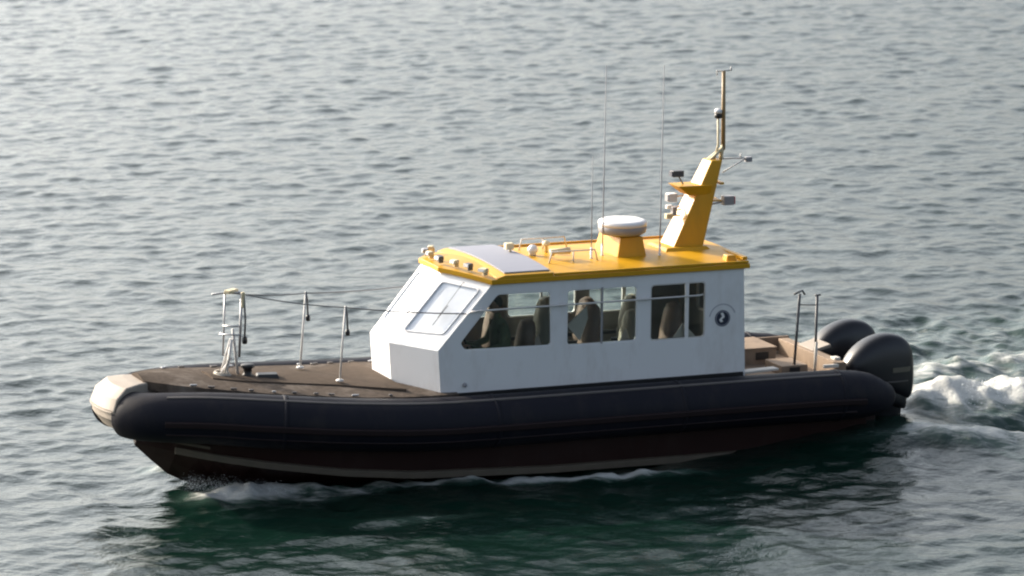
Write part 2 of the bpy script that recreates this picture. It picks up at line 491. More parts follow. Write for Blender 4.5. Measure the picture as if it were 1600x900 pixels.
# aerated water turns green where the wake is churned
cm = n.new('ShaderNodeMix'); cm.data_type = 'RGBA'
cm.inputs[6].default_value = (0.003, 0.014, 0.010, 1); cm.inputs[7].default_value = (0.07, 0.12, 0.10, 1)
cr = n.new('ShaderNodeMapRange'); cr.inputs[1].default_value = 0.1; cr.inputs[2].default_value = 1.0
l.new(fa.outputs['Fac'], cr.inputs[0]); l.new(cr.outputs[0], cm.inputs[0]); l.new(cm.outputs[2], p.inputs['Base Color'])
mx = n.new('ShaderNodeMixShader')
l.new(fm.outputs[0], mx.inputs[0]); l.new(p.outputs[0], mx.inputs[1]); l.new(fb.outputs[0], mx.inputs[2])
l.new(mx.outputs[0], n['Material Output'].inputs[0])
me.materials.append(m)

# ------------------------------------------------------------------ the boat
boat = bpy.data.objects.new('pilot_boat', None)
COL.objects.link(boat)
boat.matrix_world = BM
boat['label'] = 'dark rigid inflatable pilot boat with white cabin, yellow roof and raked yellow mast'
boat['category'] = 'boat'

# hull: V bottom, topsides up into the tubes, closed with a flat inner top
HX = [-4.95, -3, 0, 2, 3, 4, 4.6, 5.05, 5.3, 5.6]
HKZ = [-.50, -.50, -.50, -.45, -.40, -.30, -.18, -.04, 0.18, 0.47]
HCY = [1.30, 1.33, 1.34, 1.30, 1.20, .97, .74, .48, .30, .06]
HCZ = [-.03, -.02, .0, .07, .16, .29, .38, .45, .49, .55]
TX = [-5.2, -4.7, -4.2, -3, -1, 1, 2, 3, 4, 4.8, 5.3, 5.56]
TY = [1.44, 1.44, 1.45, 1.45, 1.45, 1.45, 1.42, 1.31, 1.11, .89, .72, .60]
TZ = [.70, .73, .75, .76, .765, .77, .785, .84, .915, .975, .985, .985]
rings = []
for x in np.linspace(-4.95, 5.6, 46):
    kz, cy, cz = (interp(x, HX, a) for a in (HKZ, HCY, HCZ))
    ty, tz = interp(x, TX, TY) - 0.05, interp(x, TX, TZ)
    ty = max(ty, cy * .8) if x < 5.3 else ty * .6
    half = [(0, kz), (cy * .5, kz + (cz - kz) * .46), (cy * .97, cz - .03), (cy, cz + .02), ((cy + ty) / 2, (cz + tz) / 2), (ty, tz)]
    ring = [Vector((x, y, z)) for y, z in half] + [Vector((x, -y, z)) for y, z in reversed(half[1:])]
    rings.append(ring)
MB().loft(rings, smooth=False).build('hull', M['hull'], boat, bevel=0.01)
for sgn in (1, -1):
    b = MB()
    xs = np.linspace(-3.4, 5.15, 40)
    for off0, off1, h, w_ in ((0, 0, .045, .05),):
        rr = []
        for x in xs:
            cy, cz = interp(x, HX, HCY), interp(x, HX, HCZ)
            t = min(1, (5.15 - x) / .5 + .2)
            rr.append([Vector((x, sgn * (cy + q), cz - .06 + zz)) for q, zz in ((-.02, -.01), (w_ * t, .0), (w_ * t, .09), (-.01, .11))])
        b.loft(rr, smooth=False)
    b.build('spray_rail', M['strake'], boat, bevel=0.008)
    b = MB()
    rr = []
    for x in np.linspace(4.75, 5.5, 10):
        cy, cz = interp(x, HX, HCY), interp(x, HX, HCZ)
        ty, tz = interp(x, TX, TY), interp(x, TX, TZ)
        yy, zz0 = cy + .05, cz + .09
        rr.append([Vector((x, sgn * (yy + q), zz0 + zz)) for q, zz in ((-.04, 0), (.035, .01), (.035, .05), (-.04, .06))])
    b.loft(rr, smooth=False)
    b.build('bow_strake', M['strake'], boat, bevel=0.005)

MB().box((-5.08, 0, .40), (.34, 2.1, .62)).build('transom_pod', M['hull'], boat, bevel=.03)
# inflatable tubes
TR = 0.365
for sgn in (1, -1):
    pts = smooth_path(list(zip(TX[1:], TY[1:], TZ[1:])) + [(5.71, .46, .985), (5.77, .33, .985)], 80)
    rad = [TR] * len(pts)
    cone = [(-5.29, 1.43, .635, .05), (-5.275, 1.43, .64, .13), (-5.22, 1.435, .65, .195), (-5.05, 1.44, .68, .265), (-4.88, 1.44, .71, .32)]
    P3 = [(x, sgn * y, z) for x, y, z, r in cone] + [(q[0], sgn * q[1], q[2]) for q in pts]
    RR = [c[3] for c in cone] + [interp(q[0], [-4.7, -4.3, 4.2, 5.2, 5.7], [.345, TR, TR, .345, .325]) for q in pts]
    MB().tube(P3, RR, 40).build('inflatable_tube', M['rubber'], boat)
    # rubbing strips glued along the tube
    for a0, a1, x0, nm in ((60, 69, -4.4, 'rubbing_strip'), (-12, 3, -4.7, 'rubbing_strake'), (-34, -28, -4.6, 'rubbing_strip')):
        rr = []
        for q in pts:
            if q[0] < x0 or q[0] > 5.35: continue
            dyx = (interp(q[0] + .05, TX, TY) - interp(q[0] - .05, TX, TY)) / .1
            nn = Vector((-dyx, 1, 0)).normalized()
            sec = []
            dr_ = interp(q[0], [4.2, 5.2, 5.7], [0, -.02, -.04])
            for a, rad_ in ((a0, TR - .01), (a0 + 2, TR + (.034 if a0 == -12 else .012)), (a1 - 2, TR + (.034 if a0 == -12 else .012)), (a1, TR - .01)):
                v = Vector((q[0], q[1], q[2])) + nn * math.cos(R(a)) * (rad_ + dr_) + Vector((0, 0, math.sin(R(a)) * (rad_ + dr_)))
                sec.append(Vector((v.x, v.y * sgn, v.z)))
            rr.append(sec)
        MB().loft(rr, smooth=False).build(nm, M['strip'] if a0 > 50 else M['strakerub'], boat, bevel=.008 if a0 == -12 else 0)
    # seam bands round the tube
    for xb in (3.9, 1.0, -1.9, -4.35):
        i = int(np.argmin([abs(q[0] - xb) for q in pts]))
        seg = [Vector((q[0], sgn * q[1], q[2])) for q in pts[i - 1:i + 2]]
        c0 = seg[1]; d = (seg[2] - seg[0]).normalized() * .03
        MB().tube([c0 - d, c0 + d], TR + .006, 40).build('tube_seam', M['rubber'], boat)
    # tube end patch, worn brown
    MB().tube([(-5.30, sgn * 1.43, .635), (-5.285, sgn * 1.43, .638), (-5.262, sgn * 1.43, .642)], [.03, .10, .155], 24).build('tube_end_cap', M['strake'], boat)

# cream bow fender wrapped round the nose
bp_ = [(5.74, .40, 1.06), (5.785, .28, 1.06), (5.81, .12, 1.06), (5.815, 0, 1.06), (5.81, -.12, 1.06), (5.785, -.28, 1.06), (5.74, -.40, 1.06)]
bpts = smooth_path(bp_, 30)
rr = []
for i in range(30):
    q = Vector(bpts[i]); t = Vector(bpts[min(29, i + 1)]) - Vector(bpts[max(0, i - 1)]); nn = Vector((-t.y, t.x, 0)).normalized()
    if nn.x < 0: nn = -nn
    rr.append([q + nn * a * .90 + Vector((0, 0, b_ * .90)) for a, b_ in ((-.50, .30), (-.44, .38), (-.12, .375), (.12, .345), (.30, .20), (.365, .03), (.345, -.12), (.22, -.29), (.0, -.37), (-.25, -.28), (-.37, 0))])
MB().loft(rr, smooth=False).build('bow_fender', M['fender'], boat, bevel=.035)
for k, (a0, a1) in enumerate(((-3, 1),)):
    rr = []
    for i in range(2, 28):
        q = Vector(bpts[i]); t = Vector(bpts[i + 1]) - Vector(bpts[i - 1]); nn = Vector((-t.y, t.x, 0)).normalized()
        if nn.x < 0: nn = -nn
        rr.append([q + nn * math.cos(R(a)) * r_ + Vector((0, 0, math.sin(R(a)) * r_)) for a, r_ in ((a0, TR - .05), (a0, TR - .022), (a1, TR - .022), (a1, TR - .05))])
    MB().loft(rr, smooth=False).build('fender_rib', M['fender'], boat, bevel=0.005)

# decks
DXs = [-4.9, -3.1, 0, 2, 2.7, 4, 4.9, 5.3, 5.55]
DHW = [1.12, 1.13, 1.13, 1.24, 1.17, .94, .70, .50, .26]
DZ = [.98, 1.07, 1.09, 1.14, 1.165, 1.27, 1.365, 1.405, 1.42]
def deck(name, x0, x1, material, hw=None, dz=0.0, th=0.05, camber=0.05, nseg=24, edge=0.0):
    rr = []
    for x in np.linspace(x0, x1, nseg):
        h = interp(x, DXs, DHW) if hw is None else min(hw(x), interp(x, DXs, DHW) - .03)
        z = interp(x, DXs, DZ) + dz
        ys = np.linspace(-1, 1, 9)
        topr = [Vector((x, h * t, z + camber * (1 - t * t))) for t in ys]
        bot = [Vector((x, h * t, z - th)) for t in ys[::-1]]
        rr.append(topr + bot)
    return MB().loft(rr, smooth=False).build(name, material, boat)
deck('foredeck', 1.3, 5.55, M['deck'], th=.12)
deck('walkway', 2.0, 4.55, M['walk'], hw=lambda x: interp(x, [2, 2.8, 4.2, 4.55], [.98, .56, .36, .25]), dz=0.06, th=.09, camber=.02, nseg=16)
deck('aft_deck', -4.9, -3.0, M['tan'], dz=-.12, camber=0.0, th=.06, nseg=8)
# tube lacing pads along both deck edges
for sgn in (1, -1):
    for i, x in enumerate(np.arange(1.75, 5.1, 0.27)):
        x += random.uniform(-.05, .05)
        if random.random() < .25: continue
        h, z = interp(x, DXs, DHW), interp(x, DXs, DZ)
        o = MB().box((x, sgn * (h - .05), z + .022), (random.uniform(.05, .11), random.uniform(.03, .05), .022), yaw=-sgn * random.uniform(.05, .5)).build('deck_clip', M['strip'] if i % 4 else M['steel'], boat, bevel=.006)

# foredeck fittings
b = MB(); b.tube([(4.32, .10, 1.32), (4.20, .02, 1.86)], .022, 8); b.tube([(4.32, -.12, 1.32), (4.20, -.02, 1.86)], .022, 8)
b.tube([(4.10, 0, 1.32), (4.18, 0, 2.0)], .02, 10); b.tube([(4.40, 0, 1.32), (4.20, 0, 1.6)], .018, 8)
b.build('bow_post', M['galv'], boat)
b = MB()
b.tube([(4.30, -.06, 1.62), (4.27, -.06, 2.50)], .014, 8)
b.tube([(4.12, .10, 1.62), (4.08, .10, 2.52)], .02, 8)
b.tube([(4.30, -.06, 2.04), (4.12, .10, 2.05)], .012, 6); b.tube([(4.34, -.1, 1.92), (4.10, .12, 1.93)], .012, 6)
b.tube([(4.46, -.06, 2.49), (4.27, -.06, 2.50), (4.08, .10, 2.52)], .014, 8)
b.build('bow_rail', M['steel'], boat)
MB().box((4.07, .11, 2.42), (.05, .05, .22)).box((4.2, 0, 2.53), (.20, .10, .05), yaw=.6).build('rail_head', M['cream'], boat, bevel=.01)
MB().lathe((3.98, .05, 1.30), [(.0, 0), (.10, 0), (.11, .03), (.06, .07), (.06, .14), (.10, .17), (.09, .2), (0, .2)], 16).build('capstan', M['black'], boat)
MB().box((3.72, .12, 1.335), (.34, .2, .07), yaw=-.2, top=.8).build('anchor_hatch', M['black'], boat, bevel=.01)
b = MB()
for k in range(4):
    pts = [(4.35 + .14 * math.cos(a) * (1 - k * .12), .02 + .17 * math.sin(a) * (1 - k * .12), 1.345 + .022 * k) for a in np.linspace(0, 6.28, 18)]
    b.tube(pts, .013, 6)
b.tube([(4.36, .14, 1.37), (4.30, .12, 1.55), (4.22, .03, 1.7)], .013, 6)
b.build('rope_coil', M['rope'], boat)

def stanchion(x, y, zt, lean=-.08):
    zb = interp(x, DXs, DZ) + .09
    st = MB().tube([(x, y, zb), (x + lean, y, zt)], .0135, 10).lathe((x, y, zb), [(0, 0), (.055, 0), (.055, .015), (.03, .03), (0, .03)], 14).build('stanchion', M['galv'], boat)
    MB().tube([(x + lean, y, zt), (x + lean - .02, y + .005, zt - .1), (x + lean - .03, y + .01, zt - .33)], .014, 8).build('lanyard', M['darksteel'], st)
    MB().lathe((x + lean - .03, y + .01, zt - .42), [(0, 0), (.03, .01), (.036, .05), (.025, .09), (0, .1)], 12).build('lanyard_toggle', M['black'], st)
    return st
stanchion(2.78, .46, 2.31); stanchion(3.03, -.46, 2.36)
st = MB().tube([(4.06, .12, 2.5), (4.04, .13, 2.15), (4.05, .13, 1.92)], .015, 8).build('lanyard', M['darksteel'], boat)
MB().lathe((4.05, .13, 1.80), [(0, 0), (.034, .01), (.04, .06), (.028, .11), (0, .12)], 12).build('lanyard_toggle', M['black'], boat)
def sag(a, b_, s, n=10):
    a, b_ = Vector(a), Vector(b_)
    return [a.lerp(b_, t) - Vector((0, 0, s * 4 * t * (1 - t))) for t in np.linspace(0, 1, n)]
MB().tube(sag((4.08, .10, 2.5), (2.70, .46, 2.29), .03), .008, 6).build('guard_wire', M['darksteel'], boat)
MB().tube(sag((2.70, .46, 2.29), (1.16, 1.09, 2.22), .02), .009, 6).build('guard_wire', M['darksteel'], boat)
MB().tube(sag((4.27, -.06, 2.5), (2.95, -.46, 2.34), .03), .008, 6).build('guard_wire', M['darksteel'], boat)
MB().tube(sag((2.95, -.46, 2.34), (1.16, -1.09, 2.22), .02), .009, 6).build('guard_wire', M['darksteel'], boat)

# ------------------------------------------------------------------ cabin
W = 1.10
TH = .045
wall_pts = [(1.53, 1.04), (1.58, 1.72), (0.77, 2.63), (-3.06, 2.60), (-3.11, 1.04)]
win1 = rpoly([(1.20, 1.70), (1.27, 1.80), (0.70, 2.48), (-0.11, 2.47), (-0.13, 1.685)], .05)
win2 = rrect(-1.42, 1.665, -0.34, 2.465, .05)
win3 = rrect(-2.47, 1.65, -1.62, 2.455, .05)
b = MB()
for sgn in (1, -1):
    b.plate(lambda u, v, s=sgn: (u, s * W, v), wall_pts, [win1, win2, win3], (0, -sgn * TH, 0), 0, 1)
def fb_(u, v): return (-3.085 + (2.6 - v) * -.015, u, v)
rear_win = rrect(-.45, 1.75, .15, 2.42, .04)
b.plate(fb_, [(-1.05, 1.04), (1.05, 1.04), (1.05, 2.60), (.5, 2.68), (-.5, 2.68), (-1.05, 2.60)], [rear_win], (.04, 0, 0), 0, 1)
# front facets: lower panels and raked windscreen panels with one opening each
FB = [(1.53, 1.098), (1.975, .37), (1.975, -.37), (1.53, -1.098)]
FM = [(1.58, 1.098, 1.725), (2.025, .37, 1.735), (2.025, -.37, 1.735), (1.58, -1.098, 1.72)]
FT = [(0.77, 1.098, 2.63), (1.22, .37, 2.72), (1.22, -.37, 2.72), (0.77, -1.098, 2.63)]
def bil(A, B, C_, D_):
    A, B, C_, D_ = map(Vector, (A, B, C_, D_))
    return lambda u, v: A * (1 - u) * (1 - v) + B * u * (1 - v) + C_ * u * v + D_ * (1 - u) * v
ws_maps = []
for i in range(3):
    a, c = FB[i], FB[i + 1]
    mid = Vector((-.5 * 0, 0, 0))
    inward = Vector((-1, -(a[1] + c[1]) * .5, 0)).normalized() * .04
    b.plate(bil((a[0], a[1], 1.04), (c[0], c[1], 1.04), FM[i + 1], FM[i]), [(0, 0), (1, 0), (1, 1), (0, 1)], [], inward, 0, 1)
    fmap = bil(FM[i], FM[i + 1], FT[i + 1], FT[i])
    ws_maps.append((fmap, inward))
    if i == 0: hole = rpoly([(.13, .22), (.90, .17), (.86, .86), (.12, .88)], .05)
    elif i == 1: hole = rpoly([(.10, .20), (.90, .20), (.88, .86), (.12, .86)], .05)
    else: hole = rpoly([(.14, .20), (.82, .25), (.84, .86), (.20, .84)], .06)
    b.plate(fmap, [(0, 0), (1, 0), (1, 1), (0, 1)], [hole], inward, 0, 1)
    ws_maps[-1] = (fmap, inward, hole)
cabin = b.build('cabin', [M['white'], M['lining']], boat)

# windscreen frames, panes and wipers
for i, (fmap, inward, hole) in enumerate(ws_maps):
    cu = sum(h[0] for h in hole) / len(hole); cv = sum(h[1] for h in hole) / len(hole)
    inner = [(cu + (h[0] - cu) * .975, cv + (h[1] - cv) * .975) for h in hole]
    outw = -inward.normalized() * .012 + Vector((0, 0, .008))
    outer = [(cu + (h[0] - cu) * 1.0, cv + (h[1] - cv) * 1.0) for h in hole]
    fr = MB().plate(lambda u, v: fmap(u, v) + outw, outer, [inner], inward * .9).build('windscreen_frame', M['white'], boat)
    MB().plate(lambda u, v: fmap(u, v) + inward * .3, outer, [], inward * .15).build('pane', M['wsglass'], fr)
    if i == 0:
        a_, c_ = Vector(fmap(.45, .90)), Vector(fmap(.42, .40))
        o_ = -inward.normalized() * .04 + Vector((0, 0, .03))
        MB().tube([a_ + o_ * .4, a_ + o_, c_ + o_], .004, 6).tube([Vector(fmap(.42, .58)) + o_ * .7, Vector(fmap(.42, .30)) + o_ * .7], .005, 6).build('wiper', M['black'], fr)

for sgn in (1, -1):
    for k, hole in enumerate((win1, win2, win3)):
        cu = sum(h[0] for h in hole) / len(hole); cv = sum(h[1] for h in hole) / len(hole)
        inner = [(h[0] + (cu - h[0]) * .035, h[1] + (cv - h[1]) * .045) for h in hole]
        fr = MB().plate(lambda u, v, s=sgn: (u, s * (W - .005), v), hole, [inner], (0, -sgn * .03, 0)).build('side_window', M['white'] if k != 2 else M['galv'], boat)
        MB().plate(lambda u, v, s=sgn: (u, s * (W - .018), v), hole, [], (0, -sgn * .006, 0)).build('pane', M['glass'], fr)
        if k == 1:
            MB().box((-0.88, sgn * (W - .015), 2.065), (.028, .03, .80)).build('window_bar', M['grey'], fr)
        if k == 2:
            MB().box((-2.185, sgn * (W - .015), 2.05), (.055, .03, .80)).build('window_bar', M['gel'], fr)
fr = MB().plate(fb_, rear_win, [[(u * .9 - .015, 2.085 + (v - 2.085) * .92) for u, v in rear_win]], (.03, 0, 0)).build('rear_window', M['galv'], boat)
MB().plate(lambda u, v: Vector(fb_(u, v)) + Vector((.012, 0, 0)), rear_win, [], (.006, 0, 0)).build('pane', M['glass'], fr)
MB().box((-3.085, -.13, 2.085), (.03, .05, .67)).build('window_bar', M['galv'], fr)
dr = MB().plate(lambda u, v: (-3.12, u, v), rrect(.35, 1.08, .98, 2.5, .03), [], (.02, 0, 0)).build('cabin_door', M['white'], boat)
MB().tube([(-3.15, .42, 1.7), (-3.16, .42, 1.85)], .012, 8).build('handle', M['steel'], dr)

# grab rail along the cabin sides
for sgn in (1, -1):
    b = MB().tube([(1.12, sgn * (W + .01), 2.24), (1.0, sgn * (W + .055), 2.26), (-.5, sgn * (W + .06), 2.265), (-2.35, sgn * (W + .06), 2.27), (-2.42, sgn * (W + .01), 2.27)], .013, 8)
    for x in (.95, -.23, -1.52):
        b.tube([(x, sgn * W, 2.262), (x, sgn * (W + .06), 2.262)], .016, 8)
    b.build('grab_rail', M['galv'], boat)
# trim under the cabin side
for sgn in (1, -1):
    MB().box((-.8, sgn * (W + .012), 1.085), (4.55, .03, .06)).build('coaming', M['black'], boat, bevel=.006)
    MB().lathe((1.18, sgn * W, 1.22), [(0, -.005), (.035, -.005), (.03, .02), (0, .022)] if sgn > 0 else [(0, .005), (.035, .005), (.03, -.02), (0, -.022)], 14, axis='Y').build('vent', M['grey'], boat)

# round emblem: dark roundel with a pale bird-like figure, thin ring round it, both sides
for sgn in (1, -1):
    cx, cz = -2.74, 1.905
    Yp = sgn * (W + .003)
    def disc(r0, r1, y, a0=0, a1=360, n_=36):
        v, f = [], []
        for i in range(n_ + 1):
            a = R(a0 + (a1 - a0) * i / n_)
            v += [(cx - sgn * r0 * math.cos(a) * 1, y, cz + r0 * math.sin(a)), (cx - sgn * r1 * math.cos(a), y, cz + r1 * math.sin(a)),
                  (cx - sgn * r0 * math.cos(a), y - sgn * .004, cz + r0 * math.sin(a)), (cx - sgn * r1 * math.cos(a), y - sgn * .004, cz + r1 * math.sin(a))]
        for i in range(n_):
            k = 4 * i
            f += [(k, k + 1, k + 5, k + 4), (k + 2, k + 6, k + 7, k + 3), (k + 1, k + 3, k + 7, k + 5), (k, k + 4, k + 6, k + 2)]
        return v, f
    b = MB(); b._add(*disc(.0, .118, Yp)); em = b.build('emblem', M['blue'], boat)
    b = MB(); b._add(*disc(.195, .212, Yp, 20, 170)); b.build('emblem_ring', mat('ring_print', (.42, .42, .46), .5), em)
    b = MB(); b._add(*disc(.098, .106, Yp + sgn * .003)); b.build('emblem_ring', mat('ring_print_pale', (.35, .36, .42), .5), em)
    fig = [(.035, .075), (.01, .03), (.055, -.02), (.03, -.055), (-.01, -.045), (.012, -.015), (-.03, .015), (-.02, .06), (.0, .085)]
    MB().prism([Vector((cx + u, Yp + sgn * .002, cz + v)) for u, v in fig], [Vector((cx + u, Yp + sgn * .005, cz + v)) for u, v in fig]).build('emblem_figure', M['gel'], em)

# ------------------------------------------------------------------ roof
def rhw(x): return interp(x, [-3.14, .80, 1.30], [1.135, 1.135, .37])
def rz(y): return .09 * (1 - (y / 1.135) ** 2)
rr = []
for x in list(np.linspace(-3.14, .80, 14)) + [.95, 1.1, 1.22, 1.30]:
    h = rhw(x); ys = np.linspace(-1, 1, 13) * h
    rr.append([Vector((x, y, 2.675 + rz(y))) for y in ys] + [Vector((x, y, 2.605 + rz(y))) for y in ys[::-1]])
roof = MB().loft(rr, smooth=False).build('roof', M['yellow'], boat, bevel=.008)
# raised lip around the rear half and the thick forward box with its grey panel
rr = []
for x in (-.13, .0, .3, .60, .72):
    h = rhw(x) - .006; ys = np.linspace(-1, 1, 11) * h
    zt = .055 if x < .7 else .02
    rr.append([Vector((x, y, 2.672 + zt + rz(y) * .6)) for y in ys] + [Vector((x, y, 2.66 + rz(y))) for y in ys[::-1]])
MB().loft(rr, smooth=False).build('roof_box', M['yellow'], roof, bevel=.01)
rr = []
for x in (-.10, .25, .58):
    ys = np.linspace(-1, 1, 9) * 1.04
    rr.append([Vector((x, y, 2.747 + rz(y) * .6)) for y in ys] + [Vector((x, y, 2.715 + rz(y) * .6)) for y in ys[::-1]])
MB().loft(rr, smooth=False).build('roof_panel', M['grey_panel'], roof, bevel=.004)
for sgn in (1, -1):
    MB().box((-1.63, sgn * 1.115, 2.70), (2.98, .035, .035)).build('gutter', M['yellow'], roof, bevel=.006)
MB().box((-3.10, .0, 2.735), (.07, 2.1, .05)).build('gutter', M['yellow'], roof, bevel=.006)
MB().box((-2.9, .95, 2.74), (.16, .16, .09), top=.8).build('roof_vent', M['yellow'], roof, bevel=.01)
# floodlights along the brow
for x, y, mt, s_ in ((.86, .98, 'cream', 1), (.98, .72, 'darksteel', .9), (1.10, .50, 'cream', .9), (1.22, .22, 'darksteel', 1.1), (1.22, -.14, 'cream', 1), (1.18, -.42, 'grey', 1.0), (.98, -.72, 'cream', 1)):
    b = MB().box((x - .02, y, 2.735 + rz(y)), (.07, .05, .08)).box((x, y, 2.77 + rz(y)), (.08, .12 * s_, .06), yaw=math.atan2(y, 1.6))
    fl = b.build('floodlight', M[mt], boat, bevel=.012)
    MB().box((x + .043, y, 2.77 + rz(y)), (.012, .10 * s_, .042), yaw=math.atan2(y, 1.6)).build('lens', M['gel'], fl)
# roof rails and small fittings
for sgn in (1, -1):
    b = MB().tube([(-.3, sgn * .55, 2.74), (-.34, sgn * .55, 2.90), (-1.0, sgn * .55, 2.90), (-1.04, sgn * .55, 2.74)], .012, 8)
    b.tube([(-.67, sgn * .55, 2.74), (-.67, sgn * .55, 2.90)], .011, 8)
    b.build('roof_rail', M['galv'], boat)
MB().box((.0, -.2, 2.88), (.12, .10, .09)).tube([(-.02, -.2, 2.75), (-.02, -.2, 2.86)], .02, 8).build('navigation_light', M['cream'], boat, bevel=.01)
MB().lathe((-.28, .0, 2.75), [(0, 0), (.05, 0), (.05, .05), (.075, .08), (.075, .12), (.04, .16), (0, .17)], 16).build('gps_antenna', M['gel'], boat)
MB().lathe((-.55, -.15, 2.75), [(0, 0), (.025, 0), (.025, .1), (.06, .12), (.05, .17), (0, .19)], 16).build('gps_antenna', M['cream'], boat)
b = MB().tube([(-.45, .3, 2.8), (-.45, .3, 2.86), (-.72, .3, 2.86)], [.03, .05, .05], 12)
b.build('horn', M['cream'], boat)

# radar
pb = [(-1.30, -.20), (-1.38, .47), (-1.84, .47), (-1.84, -.34), (-1.38, -.34)]
pt = [(-1.38, -.16), (-1.45, .42), (-1.79, .42), (-1.79, -.28), (-1.45, -.28)]
ped = MB().prism([Vector((x, y, 2.70)) for x, y in pb], [Vector((x, y, 3.02)) for x, y in pt]).build('radar', M['yellow'], boat, bevel=.012)
MB().lathe((-1.57, .2, 3.0), [(0, 0), (.15, 0), (.17, .02), (.29, .04), (.335, .07), (.345, .12), (.345, .165), (.34, .17)], 36).build('radome_base', M['grey'], ped)
MB().lathe((-1.57, .2, 3.165), [(.347, 0), (.348, .04), (.335, .065), (.29, .08), (.15, .09), (0, .092)], 36).build('radome', M['gel'], ped)

# mast
mast = bpy.data.objects.new('mast', None); COL.objects.link(mast); mast.parent = boat
def msec(t):
    """mast section at height fraction t"""
    z = 2.70 + 1.30 * t
    x0 = -2.30 - .66 * t; x1 = -2.80 - .35 * t
    h = .25 - .11 * t
    return [Vector((x0, -h * .9, z)), Vector((x0 - .03, h * .85, z)), Vector((x1, h, z)), Vector((x1, -h, z))]
MB().loft([msec(t) for t in (0, .25, .5, .75, 1)], smooth=False).build('mast_body', M['yellow'], mast, bevel=.015)
MB().prism([Vector(v) for v in ((-2.12, -.42, 2.69), (-2.12, .42, 2.69), (-2.98, .42, 2.66), (-2.98, -.42, 2.66))],
           [Vector(v) for v in ((-2.24, -.28, 2.80), (-2.24, .28, 2.80), (-2.86, .28, 2.80), (-2.86, -.28, 2.80))]).build('mast_foot', M['yellow'], mast, bevel=.01)
MB().prism([Vector(v) for v in ((-2.62, -.14, 3.52), (-2.62, .16, 3.52), (-2.95, .17, 3.52), (-2.95, -.15, 3.52))],
           [Vector(v) for v in ((-2.44, -.18, 3.66), (-2.44, .18, 3.66), (-2.98, .19, 3.66), (-2.98, -.17, 3.66))]).build('mast_shelf', M['yellow'], mast, bevel=.008)
MB().box((-2.99, 0, 3.42), (.30, .31, .02)).build('mast_bracket', M['yellow'], mast)
MB().box((-3.16, 0, 3.66), (.06, .24, .03)).build('mast_bracket', M['yellow'], mast)
# small lamps carried on the mast
def lamp(x, y, z, size, mt, lens=None, arm=None):
    b = MB().box((x, y, z), size)
    if arm: b.tube([(x, y, z), arm], .012, 6)
    o = b.build('mast_lamp', M[mt], mast, bevel=.012)
    if lens: MB().box((x + lens[1] * size[0] * .55, y, z), (.02, size[1] * .85, size[2] * .8)).build('lens', M[lens[0]], o)
    return o
lamp(-2.50, .0, 3.82, (.17, .12, .09), 'darksteel', ('blue', 1), (-2.6, 0, 3.66))
lamp(-2.42, .0, 3.48, (.13, .12, .12), 'gel', ('grey', 1), (-2.60, 0, 3.5))
lamp(-2.36, .05, 3.22, (.10, .08, .07), 'cream', None, (-2.55, .05, 3.22))
lamp(-2.46, .0, 3.28, (.07, .08, .12), 'grey', None, (-2.58, 0, 3.3))
lamp(-2.42, -.08, 3.33, (.09, .06, .05), 'gel', None, (-2.58, -.05, 3.33))
lamp(-3.26, .10, 3.41, (.16, .12, .13), 'grey', ('red', -1), (-3.0, .1, 3.36))
lamp(-3.62, .0, 3.97, (.10, .08, .07), 'grey', None, (-3.62, 0, 4.01))
MB().tube([(-3.22, 0, 4.13), (-3.205, 0, 5.27)], [.032, .026], 12).build('mast_pole', M['ochre'], mast)
MB().tube([(-3.08, 0, 3.98), (-3.14, 0, 4.20), (-3.13, 0, 4.62)], .016, 8).build('lamp_pole', M['cream'], mast)
MB().tube([(-2.98, .04, 3.98), (-3.24, 0, 4.18)], .022, 8).tube([(-2.98, -.04, 3.98), (-3.24, 0, 4.18)], .022, 8).tube([(-3.18, 0, 3.98), (-3.22, 0, 4.22)], .03, 8).build('mast_strut', M['cream'], mast)
MB().tube([(-3.20, 0, 4.0), (-3.68, 0, 3.99)], .012, 8).tube([(-3.22, 0, 3.80), (-3.58, 0, 3.98)], .010, 8).tube([(-3.50, 0, 4.0), (-3.5, 0, 4.06)], .01, 6).build('mast_arm', M['galv'], mast)
al = MB().lathe((-3.13, 0, 4.58), [(0, 0), (.05, .01), (.055, .05), (.045, .075), (0, .08)], 14).build('anchor_light', M['black'], mast)
MB().lathe((-3.13, 0, 4.655), [(.035, 0), (.055, .01), (.055, .05), (.03, .07), (0, .075)], 14).build('light_cap', M['gel'], al)
MB().tube([(-3.09, 0, 5.265), (-3.33, 0, 5.27)], .010, 8).tube([(-3.32, 0, 5.27), (-3.32, 0, 5.32)], .012, 6).tube([(-3.1, 0, 5.2), (-3.1, 0, 5.28)], .008, 6).build('mast_crossbar', M['galv'], mast)

# whip antennas
for (x, y, zb, zt, r_, lean) in ((-1.23, .28, 2.72, 5.46, .010, -.02), (-2.03, .48, 2.70, 5.46, .010, -.02), (-1.0, .42, 2.71, 4.2, .008, 0)):
    o = MB().tube([(x, y, zb), (x + lean * .3, y, zb + .7), (x + lean, y, zt)], [r_, r_ * .9, r_ * .45], 8).build('whip_antenna', M['grey'], boat)
    MB().lathe((x, y, zb), [(0, 0), (.03, 0), (.03, .03), (.016, .06), (.016, .2), (0, .2)], 12).build('antenna_base', M['gel'], o)

